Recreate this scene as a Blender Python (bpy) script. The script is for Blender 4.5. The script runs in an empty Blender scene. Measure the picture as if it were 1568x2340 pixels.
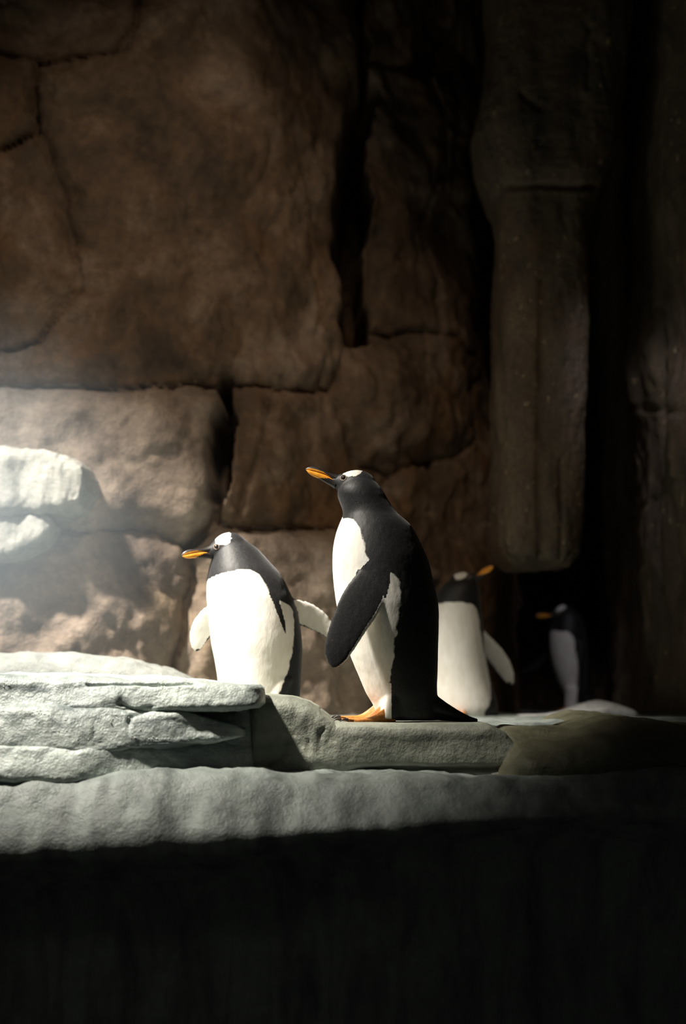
import bpy, math
import numpy as np
from mathutils import Vector

# ------------------------------------------------------------------ camera
W, H = 1568.0, 2340.0
F = 45.0 / 36.0 * H                    # focal length in pixels
HORIZON = 1600.0                       # picture row of eye level
TILT = math.atan((HORIZON - H / 2) / F)
CAM = np.array([0.0, -3.75, 0.064])    # eye just above the penguin ledge (z = 0)
FWD = np.array([0, math.cos(TILT), math.sin(TILT)])
UP = np.array([0, -math.sin(TILT), math.cos(TILT)])

sc = bpy.context.scene
col = sc.collection
cd = bpy.data.cameras.new('camera')
cd.sensor_fit = 'VERTICAL'
cd.sensor_height = 36.0
cd.sensor_width = 36.0
cd.lens = 45.0
cd.clip_start = 0.05
cd.dof.use_dof = True
cd.dof.focus_distance = 3.72
cd.dof.aperture_fstop = 1.3
cam = bpy.data.objects.new('camera', cd)
col.objects.link(cam)
cam.location = CAM
cam.rotation_euler = (math.pi / 2 + TILT, 0, 0)
sc.camera = cam

# ------------------------------------------------------------------ world, lamps, exposure
wd = bpy.data.worlds.new('hall')
sc.world = wd
wd.use_nodes = True
bg = wd.node_tree.nodes['Background']
bg.inputs['Color'].default_value = (0.9, 0.95, 0.85, 1)
bg.inputs['Strength'].default_value = 0.012


def spot(name, loc, aim, watts, angle, blend, colour, radius):
    l = bpy.data.lights.new(name, 'SPOT')
    l.energy = watts
    l.spot_size = math.radians(angle)
    l.spot_blend = blend
    l.color = colour
    l.shadow_soft_size = radius
    o = bpy.data.objects.new(name, l)
    col.objects.link(o)
    o.location = loc
    o.rotation_euler = (Vector(aim) - Vector(loc)).to_track_quat('-Z', 'Y').to_euler()
    return o


spot('exhibit_spotlight', (-2.8, -1.05, 4.3), (-0.80, 0.48, 0.34), 5600, 32, 1.0, (1.0, 0.93, 0.82), 0.16)
spot('cool_spotlight', (-2.1, -0.2, 2.6), (-1.55, 1.15, 1.15), 80, 34, 1.0, (0.60, 0.82, 1.0), 0.12)
spot('wall_fill', (0.1, -2.2, 4.4), (-0.55, 1.5, 1.28), 260, 44, 1.0, (1.0, 0.80, 0.60), 0.2)  # added fill that lifts the upper wall, not a fixture of the exhibit
spot('ledge_front_fill', (-1.0, -3.2, 1.5), (-0.55, -0.3, -0.32), 5, 30, 1.0, (1.0, 0.95, 0.85), 0.2)  # added weak fill from the camera side, for relief below the ledge
spot('cave_fill', (1.28, 0.7, 2.5), (1.30, 3.0, 0.25), 45, 32, 1.0, (0.95, 0.90, 1.0), 0.08)  # added spot that brightens the farthest penguin, no known source there

sc.view_settings.view_transform = 'Standard'
sc.view_settings.look = 'None'
sc.view_settings.exposure = 0.0
sc.view_settings.gamma = 1.0
sc.view_settings.use_curve_mapping = False


# ------------------------------------------------------------------ geometry helpers
def at(px, py, y):
    """world point seen at a picture position, on the vertical plane Y = y"""
    px, py, y = np.broadcast_arrays(np.asarray(px, float), np.asarray(py, float), np.asarray(y, float))
    a = (px - W / 2) / F
    b = (H / 2 - py) / F
    d = np.stack([a, FWD[1] + b * UP[1], FWD[2] + b * UP[2]], -1)
    t = (y - CAM[1]) / d[..., 1]
    return CAM + d * t[..., None]


def project(P):
    d = P - CAM
    f = np.maximum(d @ FWD, 0.05)
    return W / 2 + F * d[..., 0] / f, H / 2 - F * (d @ UP) / f


def hash3(ix, iy, iz, seed):
    n = (ix * 374761393 + iy * 668265263 + iz * 2147483647 + seed * 1274126177) & 0xFFFFFFFF
    n = ((n ^ (n >> 13)) * 1274126177) & 0xFFFFFFFF
    n = ((n ^ (n >> 16)) * 2246822519) & 0xFFFFFFFF
    return (n & 0xFFFF) / 32767.5 - 1.0


def vnoise(P, seed=0):
    P = np.asarray(P, float)
    i = np.floor(P).astype(np.int64)
    f = P - i
    f = f * f * f * (f * (f * 6 - 15) + 10)
    out = 0
    for dx in (0, 1):
        wx = f[..., 0] if dx else 1 - f[..., 0]
        for dy in (0, 1):
            wy = f[..., 1] if dy else 1 - f[..., 1]
            for dz in (0, 1):
                wz = f[..., 2] if dz else 1 - f[..., 2]
                out = out + wx * wy * wz * hash3(i[..., 0] + dx, i[..., 1] + dy, i[..., 2] + dz, seed)
    return out


def fbm(P, scale, octaves=4, seed=0, gain=0.5):
    P = np.asarray(P, float) * scale
    a, s = 1.0, 0
    for k in range(octaves):
        s = s + a * vnoise(P + 17.3 * k, seed + k)
        P = P * 2.03
        a *= gain
    return s


def sstep(a, b, x):
    t = np.clip((x - a) / (b - a), 0, 1)
    return t * t * (3 - 2 * t)


def mesh_obj(name, verts, faces, mat, parent=None, smooth=True, attrs=None, closed=True):
    me = bpy.data.meshes.new(name)
    verts = np.asarray(verts, np.float32)
    faces = np.asarray(faces, np.int32)
    if closed:                                       # outward normals
        c = verts.astype(float) - verts.mean(0)
        q = [c[faces[:, i]] for i in range(4)]
        if ((np.cross(q[0], q[1]) * q[2]).sum() + (np.cross(q[0], q[2]) * q[3]).sum()) < 0:
            faces = faces[:, ::-1]
    n = faces.shape[1]
    me.vertices.add(len(verts))
    me.vertices.foreach_set('co', verts.ravel())
    me.loops.add(faces.size)
    me.loops.foreach_set('vertex_index', faces.ravel())
    me.polygons.add(len(faces))
    me.polygons.foreach_set('loop_start', np.arange(0, faces.size, n, dtype=np.int32))
    if smooth:
        me.polygons.foreach_set('use_smooth', np.ones(len(faces), bool))
    me.update(calc_edges=True)
    me.validate()
    for k, v in (attrs or {}).items():
        a = me.attributes.new(k, 'FLOAT', 'POINT')
        a.data.foreach_set('value', np.asarray(v, np.float32))
    if mat:
        me.materials.append(mat)
    o = bpy.data.objects.new(name, me)
    col.objects.link(o)
    o.parent = parent
    return o


def tag(o, label=None, category=None, group=None, kind=None):
    for k, v in (('label', label), ('category', category), ('group', group), ('kind', kind)):
        if v:
            o[k] = v
    return o


def empty(name, loc):
    o = bpy.data.objects.new(name, None)
    o.empty_display_size = 0.05
    col.objects.link(o)
    o.location = loc
    return o


def grid_faces(n, m, wrap=False):
    """quads of an n x m grid (m fastest); wrap closes the m direction"""
    i = np.arange(n - 1)[:, None]
    j = np.arange(m if wrap else m - 1)[None, :]
    j2 = (j + 1) % m
    a, b, c, d = i * m + j, i * m + j2, (i + 1) * m + j2, (i + 1) * m + j
    return np.stack([x.ravel() for x in np.broadcast_arrays(a, b, c, d)], -1)


def tube(rings):
    """closed tube: rings (n, m, 3) plus pole vertices; triangles at the ends as quads with a repeat are avoided"""
    n, m, _ = rings.shape
    c0, c1 = rings[0].mean(0), rings[-1].mean(0)
    # shrink extra end rings almost to a point: closes the surface with quads only
    e0 = c0 + (rings[0] - c0) * 0.02
    e1 = c1 + (rings[-1] - c1) * 0.02
    V = np.concatenate([e0[None], rings, e1[None]], 0)
    return V.reshape(-1, 3), grid_faces(n + 2, m, True)


def normals_of(V, n, m):
    G = V.reshape(n, m, 3)
    du = np.gradient(G, axis=0)
    dv = np.roll(G, -1, 1) - np.roll(G, 1, 1)
    N = np.cross(du, dv)
    N /= np.linalg.norm(N, axis=-1, keepdims=True) + 1e-12
    return N.reshape(-1, 3)


def interp(x, table, k):
    t = np.array(table, float)
    o = np.argsort(t[:, 0])
    return np.interp(x, t[o, 0], t[o, k])


def smooth_interp(x, xs, ys):
    """Catmull-Rom style interpolation through points (monotone x)"""
    xs = np.asarray(xs, float)
    ys = np.asarray(ys, float)
    o = np.argsort(xs)
    xs, ys = xs[o], ys[o]
    m = np.gradient(ys, xs)
    k = np.clip(np.searchsorted(xs, x) - 1, 0, len(xs) - 2)
    h = xs[k + 1] - xs[k]
    t = np.clip((x - xs[k]) / h, 0, 1)
    return ((2 * t**3 - 3 * t**2 + 1) * ys[k] + (t**3 - 2 * t**2 + t) * h * m[k]
            + (-2 * t**3 + 3 * t**2) * ys[k + 1] + (t**3 - t**2) * h * m[k + 1])


def seg_dist(px, py, a, b):
    ax, ay = a
    bx, by = b
    dx, dy = bx - ax, by - ay
    t = np.clip(((px - ax) * dx + (py - ay) * dy) / (dx * dx + dy * dy + 1e-9), 0, 1)
    return np.hypot(px - ax - t * dx, py - ay - t * dy)


def line_dist(px, py, pts):
    d = np.full(px.shape, 1e9)
    for a, b in zip(pts[:-1], pts[1:]):
        d = np.minimum(d, seg_dist(px, py, a, b))
    return d


def inside(px, py, poly):
    r = np.zeros(px.shape, bool)
    n = len(poly)
    for i in range(n):
        x1, y1 = poly[i]
        x2, y2 = poly[(i + 1) % n]
        c = ((y1 > py) != (y2 > py)) & (px < (x2 - x1) * (py - y1) / ((y2 - y1) if y2 != y1 else 1e-9) + x1)
        r ^= c
    return r


# ------------------------------------------------------------------ materials
def new_mat(name):
    m = bpy.data.materials.new(name)
    m.use_nodes = True
    nt = m.node_tree
    return m, nt, nt.nodes['Principled BSDF']


def node(nt, kind, **kw):
    n = nt.nodes.new(kind)
    for k, v in kw.items():
        if k in n.inputs:
            n.inputs[k].default_value = v
        else:
            setattr(n, k, v)
    return n


def ramp(nt, fac, stops):
    r = nt.nodes.new('ShaderNodeValToRGB')
    while len(r.color_ramp.elements) < len(stops):
        r.color_ramp.elements.new(0.5)
    for e, (p, c) in zip(r.color_ramp.elements, stops):
        e.position = p
        e.color = (*c, 1) if len(c) == 3 else c
    nt.links.new(fac, r.inputs[0])
    return r.outputs[0]


def coords(nt, scale=(1, 1, 1)):
    g = node(nt, 'ShaderNodeNewGeometry')
    mp = node(nt, 'ShaderNodeMapping')
    mp.inputs['Scale'].default_value = scale
    nt.links.new(g.outputs['Position'], mp.inputs['Vector'])
    return mp.outputs[0]


def noise(nt, vec, scale, detail=6, rough=0.55, dist=0.0):
    n = node(nt, 'ShaderNodeTexNoise', Scale=scale, Detail=detail, Roughness=rough, Distortion=dist)
    nt.links.new(vec, n.inputs['Vector'])
    return n.outputs['Fac']


def mixc(nt, fac, a, b, mode='MIX'):
    m = node(nt, 'ShaderNodeMix', data_type='RGBA', blend_type=mode)
    for s, v in ((0, fac), (6, a), (7, b)):
        if isinstance(v, (int, float)):
            m.inputs[s].default_value = v
        elif isinstance(v, tuple):
            m.inputs[s].default_value = (*v, 1)
        else:
            nt.links.new(v, m.inputs[s])
    return m.outputs[2]


def bump(nt, bsdf, height, strength, dist):
    b = node(nt, 'ShaderNodeBump', Strength=strength, Distance=dist)
    nt.links.new(height, b.inputs['Height'])
    nt.links.new(b.outputs[0], bsdf.inputs['Normal'])


def rock_mat(name, dark, mid, light, patch, scale=1.0, rough=0.75, streak=True, specks=None, bump_d=0.012):
    m, nt, b = new_mat(name)
    v = coords(nt)
    vs = coords(nt, (1.6, 1.6, 0.55)) if streak else v
    c = ramp(nt, noise(nt, vs, 2.6 * scale, 8, 0.62, 0.4), [(0.30, dark), (0.5, mid), (0.72, light)])
    p = ramp(nt, noise(nt, v, 1.7 * scale, 7, 0.6, 0.8), [(0.52, (0, 0, 0)), (0.68, (1, 1, 1))])
    c = mixc(nt, p, c, patch)
    g = ramp(nt, noise(nt, v, 30 * scale, 6, 0.7), [(0.25, (0.62, 0.62, 0.62)), (0.7, (1.15, 1.12, 1.08))])
    c = mixc(nt, 1.0, c, g, 'MULTIPLY')
    if specks:
        s = ramp(nt, noise(nt, coords(nt, (1, 1, 0.5)), 34, 3, 0.5), [(0.66, (0, 0, 0)), (0.74, (1, 1, 1))])
        c = mixc(nt, s, c, specks)
    nt.links.new(c, b.inputs['Base Color'])
    b.inputs['Roughness'].default_value = rough
    b.inputs['Specular IOR Level'].default_value = 0.3
    h = node(nt, 'ShaderNodeMath', operation='ADD')
    nt.links.new(noise(nt, v, 14, 8, 0.65), h.inputs[0])
    nt.links.new(noise(nt, v, 70, 4, 0.6), h.inputs[1])
    bump(nt, b, h.outputs[0], 0.6, bump_d)
    return m


def ice_mat(name, dark, light, rough=0.4, sparkle=0.5, grain=(0.7, 0.7, 2.2)):
    m, nt, b = new_mat(name)
    v = coords(nt)
    vs = coords(nt, grain)
    c = ramp(nt, noise(nt, vs, 5.5, 8, 0.62, 0.5), [(0.32, dark), (0.58, light)])
    g = ramp(nt, noise(nt, v, 26, 6, 0.7), [(0.25, (0.72, 0.74, 0.75)), (0.7, (1.1, 1.1, 1.08))])
    c = mixc(nt, 1.0, c, g, 'MULTIPLY')
    nt.links.new(c, b.inputs['Base Color'])
    r = node(nt, 'ShaderNodeMapRange')
    r.inputs['To Min'].default_value = rough - 0.18
    r.inputs['To Max'].default_value = rough + 0.25
    nt.links.new(noise(nt, v, 18, 5, 0.6), r.inputs['Value'])
    nt.links.new(r.outputs[0], b.inputs['Roughness'])
    b.inputs['Specular IOR Level'].default_value = 0.5
    h = node(nt, 'ShaderNodeMath', operation='MULTIPLY_ADD')
    nt.links.new(noise(nt, v, 160, 3, 0.6), h.inputs[0])
    h.inputs[1].default_value = sparkle
    nt.links.new(noise(nt, v, 22, 7, 0.6), h.inputs[2])
    bump(nt, b, h.outputs[0], 0.7, 0.012)
    return m


M = {}
M['wall'] = rock_mat('brown_rock', (0.050, 0.036, 0.028), (0.15, 0.098, 0.062), (0.36, 0.265, 0.20), (0.21, 0.115, 0.055), streak=False)
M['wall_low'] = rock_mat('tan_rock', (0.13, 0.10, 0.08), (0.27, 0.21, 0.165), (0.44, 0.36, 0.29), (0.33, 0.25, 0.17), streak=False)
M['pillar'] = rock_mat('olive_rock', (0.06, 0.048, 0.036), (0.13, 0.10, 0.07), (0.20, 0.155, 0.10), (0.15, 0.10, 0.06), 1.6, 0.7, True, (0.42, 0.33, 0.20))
M['ice'] = ice_mat('pale_ice_rock', (0.15, 0.18, 0.185), (0.52, 0.58, 0.54), 0.32, 0.25)
M['slab'] = ice_mat('dull_ice_rock', (0.17, 0.18, 0.15), (0.30, 0.315, 0.26), 0.5, 0.2)
M['mound'] = ice_mat('greenish_ice_rock', (0.085, 0.083, 0.05), (0.15, 0.145, 0.09), 0.55, 0.2)  # green-brown base tone, darker than the slab
M['outcrop'] = ice_mat('white_stone', (0.19, 0.19, 0.17), (0.40, 0.385, 0.34), 0.7, 0.2)
M['drift'] = ice_mat('grey_snow', (0.20, 0.21, 0.20), (0.31, 0.32, 0.30), 0.7, 0.2)
M['snow'] = ice_mat('snow', (0.60, 0.60, 0.62), (0.82, 0.81, 0.82), 0.7, 0.3)
M['floor'] = ice_mat('wet_ledge_rock', (0.10, 0.115, 0.11), (0.29, 0.325, 0.305), 0.45, 0.25, (2.0, 1.0, 0.45))


def plumage():
    m, nt, b = new_mat('plumage')
    a = node(nt, 'ShaderNodeAttribute', attribute_name='white')
    v = coords(nt)
    n = noise(nt, v, 160, 4, 0.7)
    add = node(nt, 'ShaderNodeMath', operation='MULTIPLY_ADD')
    nt.links.new(n, add.inputs[0])
    add.inputs[1].default_value = 0.35
    nt.links.new(a.outputs['Fac'], add.inputs[2])
    fac = ramp(nt, add.outputs[0], [(0.56, (0, 0, 0)), (0.80, (1, 1, 1))])
    blk = ramp(nt, noise(nt, v, 260, 3, 0.6), [(0.35, (0.008, 0.008, 0.009)), (0.62, (0.018, 0.018, 0.020)), (0.76, (0.07, 0.07, 0.073))])
    wht = ramp(nt, noise(nt, coords(nt, (1, 1, 0.4)), 30, 4, 0.6), [(0.3, (0.74, 0.71, 0.63)), (0.6, (0.86, 0.84, 0.78))])
    nt.links.new(mixc(nt, fac, blk, wht), b.inputs['Base Color'])
    b.inputs['Roughness'].default_value = 0.55
    b.inputs['Specular IOR Level'].default_value = 0.35
    b.inputs['Sheen Weight'].default_value = 0.12
    b.inputs['Sheen Roughness'].default_value = 0.4
    h = noise(nt, coords(nt, (1.2, 1.2, 0.5)), 190, 3, 0.6)
    bump(nt, b, h, 0.22, 0.002)
    return m


M['plumage'] = plumage()


def bill_mat():
    m, nt, b = new_mat('bill_horn')
    a = node(nt, 'ShaderNodeAttribute', attribute_name='orange')
    v = coords(nt)
    org = ramp(nt, noise(nt, v, 60, 4, 0.6), [(0.3, (0.74, 0.27, 0.022)), (0.7, (0.92, 0.41, 0.035))])
    nt.links.new(mixc(nt, a.outputs['Fac'], (0.014, 0.012, 0.011), org), b.inputs['Base Color'])
    b.inputs['Roughness'].default_value = 0.38
    return m


def plain(name, c, rough, sp=0.5, grain=0.2, scale=60):
    m, nt, b = new_mat(name)
    v = coords(nt)
    k = ramp(nt, noise(nt, v, scale, 4, 0.6), [(0.3, tuple(x * (1 - grain) for x in c)), (0.7, tuple(x * (1 + grain) for x in c))])
    nt.links.new(k, b.inputs['Base Color'])
    b.inputs['Roughness'].default_value = rough
    b.inputs['Specular IOR Level'].default_value = sp
    if name == 'glint_grain':
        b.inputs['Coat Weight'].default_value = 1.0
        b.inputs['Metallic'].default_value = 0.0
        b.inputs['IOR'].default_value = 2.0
    return m


M['bill'] = bill_mat()
M['glint'] = plain('glint_grain', (0.9, 0.93, 0.9), 0.14, 1.0, 0.05)  # near-white colour stands in for glints on the wet ice
M['foot'] = plain('orange_foot_skin', (0.52, 0.20, 0.045), 0.5, 0.4, 0.35, 90)
M['claw'] = plain('dark_claw', (0.03, 0.022, 0.018), 0.4)
M['eye'] = plain('dark_eye', (0.020, 0.012, 0.010), 0.08, 0.8, 0.1)
M['eye_ring'] = plain('pale_eye_ring', (0.27, 0.21, 0.165), 0.6)


# ------------------------------------------------------------------ rock wall behind, stone by stone
def build_wall():
    plan = np.array([(-4.2, 0.75), (-1.6, 1.12), (-0.5, 1.45), (0.1, 1.95), (0.45, 2.35), (0.72, 2.6), (0.86, 2.95), (0.92, 3.7), (1.0, 4.5), (1.5, 4.9), (3.4, 5.1)])
    # round the plan corners a little
    for _ in range(2):
        q = [plan[0]]
        for a, b in zip(plan[:-1], plan[1:]):
            q += [a * 0.75 + b * 0.25, a * 0.25 + b * 0.75]
        plan = np.array(q + [plan[-1]])
    seg = np.hypot(*np.diff(plan, axis=0).T)
    S = np.concatenate([[0], np.cumsum(seg)])
    step = 0.0135
    s = np.arange(0, S[-1], step)
    z = np.arange(-0.25, 5.2, step)
    X, Y = np.interp(s, S, plan[:, 0]), np.interp(s, S, plan[:, 1])
    tx, ty = np.gradient(X), np.gradient(Y)
    ln = np.hypot(tx, ty)
    nx, ny = ty / ln, -tx / ln           # towards the viewer
    n, m = len(s), len(z)
    B = np.empty((n, m, 3))
    B[..., 0], B[..., 1], B[..., 2] = X[:, None], Y[:, None], z[None]
    px, py = project(B.reshape(-1, 3))
    base = B.reshape(-1, 3)
    wx = px + 9 * fbm(base, 5.0, 3, 11) + 4 * fbm(base, 18, 2, 12)
    wy = py + 9 * fbm(base, 5.0, 3, 13) + 4 * fbm(base, 18, 2, 14)
    P = dict(a0=(-1500, -900), a1=(330, -900), a2=(310, 0), a3=(298, 85), a4=(262, 125), a5=(80, 130), a6=(0, 118), a7=(-1500, 100),
             a8=(76, 290), a9=(0, 330), a10=(-1500, 360), a11=(130, 430), a12=(165, 530), a13=(180, 655), a14=(90, 780), a15=(0, 796), a16=(-1500, 830),
             b1=(838, -900), b2=(838, 20), b2a=(841, 135), b3=(843, 200), b4=(824, 280), b5=(820, 370), b6=(826, 745), b7=(800, 775), b8=(780, 890),
             b9=(700, 895), f0=(645, 889), b10=(520, 878), b11=(450, 880), b12=(250, 884), b13=(130, 868), b14=(-1500, 900),
             c1=(515, 960), c2=(495, 1050), c3=(482, 1120), c4=(490, 1195), c5=(430, 1238), c6=(310, 1216), c8=(-1500, 1230),
             d1=(442, 1330), d2=(418, 1500), d3=(410, 2400), d4=(-1500, 2400),
             e1=(800, 960), e2=(830, 1060), e5=(905, 1078), e6=(860, 1215), e4=(770, 1214), f1=(610, 990), f2=(560, 1100), f3=(535, 1203),
             g1=(1000, 1300), g2=(1000, 2400), h1=(870, 762), k9=(1010, 760), h2=(1050, 763), h3=(1105, 830), h4=(1105, 1000), h5=(1080, 1030),
             k1=(1020, -900), k2=(1005, 60), k3=(970, 150), k5=(1015, 300), k6=(1032, 380), k7=(1010, 430), k8=(985, 520),
             k10=(3500, -900), k11=(3500, 900), h7=(3500, 2400))
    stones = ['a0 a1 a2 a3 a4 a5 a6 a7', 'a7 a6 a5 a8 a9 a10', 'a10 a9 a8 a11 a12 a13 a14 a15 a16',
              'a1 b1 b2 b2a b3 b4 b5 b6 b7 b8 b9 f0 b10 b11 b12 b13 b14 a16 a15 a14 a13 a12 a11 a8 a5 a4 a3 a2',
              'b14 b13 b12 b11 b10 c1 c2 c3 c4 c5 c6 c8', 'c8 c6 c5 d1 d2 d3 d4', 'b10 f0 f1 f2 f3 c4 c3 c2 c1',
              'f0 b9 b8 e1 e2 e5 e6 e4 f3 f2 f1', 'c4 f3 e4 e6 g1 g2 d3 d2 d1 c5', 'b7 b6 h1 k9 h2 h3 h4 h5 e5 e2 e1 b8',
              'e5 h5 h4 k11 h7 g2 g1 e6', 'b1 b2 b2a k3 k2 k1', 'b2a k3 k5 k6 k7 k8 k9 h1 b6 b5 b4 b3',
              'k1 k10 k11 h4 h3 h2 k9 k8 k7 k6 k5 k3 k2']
    proud = [-0.02, 0.03, 0.0, 0.02, 0.035, 0.02, -0.02, -0.01, 0.05, 0.05, 0.03, 0.0, -0.02, -0.05]
    slot = {}
    for ch, hw, dep in (('b1 b2 b2a b3', 15, 0.45), ('b3 b4 b5 b6', 36, 0.8), ('b10 c1', 18, 0.3), ('c1 c2 c3', 27, 0.5), ('c3 c4 c5', 16, 0.10),
                        ('c5 d1 d2 d3', 10, 0.05), ('a2 a3 a4', 9, 0.045), ('a5 a8 a9', 9, 0.05), ('a13 a14 a15', 7, 0.03), ('k1 k2 k3', 26, 0.12),
                        ('f0 f1 f2 f3', 8, 0.015), ('e4 c4 f3', 8, 0.03), ('c5 c6', 9, 0.02), ('e6 g1 g2', 8, 0.01), ('a8 a11 a12 a13', 12, 0.02)):
        q = ch.split()
        for a, b in zip(q[:-1], q[1:]):
            slot[frozenset((a, b))] = (hw, dep)
    ids = np.full(px.shape, -1)
    edge = np.full(px.shape, 1e9)
    rec = np.zeros(px.shape)
    done = set()
    for k, st in enumerate(stones):
        q = st.split()
        ins = inside(wx, wy, [P[v] for v in q])
        ids[ins] = k
        for a, b in zip(q, q[1:] + q[:1]):
            e = frozenset((a, b))
            if e in done:
                continue
            done.add(e)
            d = seg_dist(wx, wy, P[a], P[b])
            edge = np.minimum(edge, d)
            hw, dep = slot.get(e, (6.5, 0.028))
            rec = np.maximum(rec, dep * (1 - sstep(hw * 0.55, hw * 1.25, d)))
    ids[ids < 0] = 3
    off = np.array(proud)[ids] * sstep(4, 60, edge)
    rounding = 0.03 * (1 - np.exp(-edge / 45.0)) - 0.03
    big = 0.055 * fbm(base, 2.0, 3, 3) + 0.018 * fbm(base, 6.5, 3, 5)
    # chipped, faceted relief
    fac = np.abs(fbm(base * np.array([1, 1, 0.6]), 4.2, 3, 21))
    fine = 0.005 * fbm(base, 24, 3, 9) - 0.010 * np.exp(-(fac / 0.10) ** 2)
    h = big + fine + off + rounding
    face = np.repeat(sstep(0.35, 0.6, -ny), m)
    # the wall steps forward below the ledge line behind the tall penguin
    h += 0.05 * sstep(1205, 1240, py) * sstep(500, 560, px) * (1 - sstep(800, 860, px))
    V = base.copy()
    V[:, 0] += np.repeat(nx, m) * h
    V[:, 1] += np.repeat(ny, m) * h + rec * face      # joints cut straight back
    faces = grid_faces(n, m)[:, ::-1]
    fid = ids[faces[:, 0]]
    root = empty('wall_back', (0, 1.8, 0))
    tag(root, 'brown cracked artificial rock wall behind the penguins', kind='structure')
    root_loc = np.array([0, 1.8, 0])
    for k in range(len(stones)):
        fk = faces[fid == k]
        if not len(fk):
            continue
        u, inv = np.unique(fk, return_inverse=True)
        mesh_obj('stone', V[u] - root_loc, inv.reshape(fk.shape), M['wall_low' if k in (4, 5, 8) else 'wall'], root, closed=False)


build_wall()


def build_side_wall():
    """rock side wall on the right, running towards the viewer"""
    plan = np.array([(1.62, 5.2), (1.55, 4.0), (1.50, 3.0), (1.42, 2.2), (1.50, 1.5), (1.62, 0.6), (1.75, -0.4)])
    seg = np.hypot(*np.diff(plan, axis=0).T)
    S = np.concatenate([[0], np.cumsum(seg)])
    s = np.arange(0, S[-1], 0.019)
    z = np.arange(-0.3, 5.0, 0.019)
    X, Y = smooth_interp(s, S, plan[:, 0]), smooth_interp(s, S, plan[:, 1])
    n, m = len(s), len(z)
    B = np.empty((n, m, 3))
    B[..., 0], B[..., 1], B[..., 2] = X[:, None], Y[:, None], z[None]
    base = B.reshape(-1, 3)
    px, py = project(base)
    h = 0.06 * fbm(base * np.array([1, 1, 0.5]), 2.2, 3, 41) + 0.02 * fbm(base * np.array([1, 1, 0.4]), 8, 3, 42) + 0.005 * fbm(base, 26, 3, 43)
    for pts, hw, dep in (([(1500, 700), (1515, 1180), (1512, 1290)], 5, 0.03), ([(1430, 930), (1568, 940)], 6, 0.02), ([(1440, 1180), (1568, 1090)], 6, 0.015)):
        h -= dep * np.exp(-(line_dist(px, py, pts) / hw) ** 2)
    V = base.copy()
    V[:, 0] -= h
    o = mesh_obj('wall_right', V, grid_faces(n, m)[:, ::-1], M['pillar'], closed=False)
    tag(o, 'dim brown rock side wall running back past the farthest penguin', kind='structure')


build_side_wall()


# ------------------------------------------------------------------ lofted rocks
def sup(c, e):
    return np.sign(c) * np.abs(c) ** e


def ring_tube(C, A, B, n=48, e=1.0):
    th = np.linspace(0, 2 * np.pi, n, endpoint=False)
    c, s = sup(np.cos(th), e), sup(np.sin(th), e)
    return C[:, None] + A[:, None] * c[None, :, None] + B[:, None] * s[None, :, None]


def rock_loft(name, axis, s, c1, c2, h1, h2, mat, disp, parent=None, e=0.45, m=160, offset=(0, 0, 0), shear=0.0):
    """closed rock lofted along X or Z. c1,h1: centre and half size in Y (or X for axis z); c2,h2: in Z (or Y)"""
    th = np.linspace(0, 2 * np.pi, m, endpoint=False)
    a, b = sup(np.cos(th), e), sup(np.sin(th), e)
    R = np.empty((len(s), m, 3))
    if axis == 'x':
        R[..., 0] = s[:, None]
        R[..., 1] = c1[:, None] + h1[:, None] * a
        R[..., 2] = c2[:, None] + h2[:, None] * b
        R[..., 1] += shear * h2[:, None] * b
    else:
        R[..., 2] = s[:, None]
        R[..., 0] = c1[:, None] + h1[:, None] * a
        R[..., 1] = c2[:, None] + h2[:, None] * b
    V, fcs = tube(R)
    n = len(s) + 2
    N = normals_of(V, n, m)
    cen = R.mean(1)
    cen = np.concatenate([cen[:1], cen, cen[-1:]])
    out = V.reshape(n, m, 3) - cen[:, None]
    flip = np.sign((N.reshape(n, m, 3) * out).sum())
    N *= flip
    V = V + N * disp(V, N)[:, None]
    if flip < 0:
        fcs = fcs[:, ::-1]
    return mesh_obj(name, V - np.array(offset), fcs, mat, parent)


def ends(s, a, b, la, lb, p=0.5):
    """rounded ends: 0..1 factor along s"""
    ta = np.clip((s - a) / la, 0, 1)
    tb = np.clip((b - s) / lb, 0, 1)
    return np.minimum((1 - (1 - ta) ** 2), (1 - (1 - tb) ** 2)) ** p


def zat(px, py, y):
    return at(px, py, y)[..., 2]


def xat(px, y, py=1600):
    return at(px, py, y)[..., 0]


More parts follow.
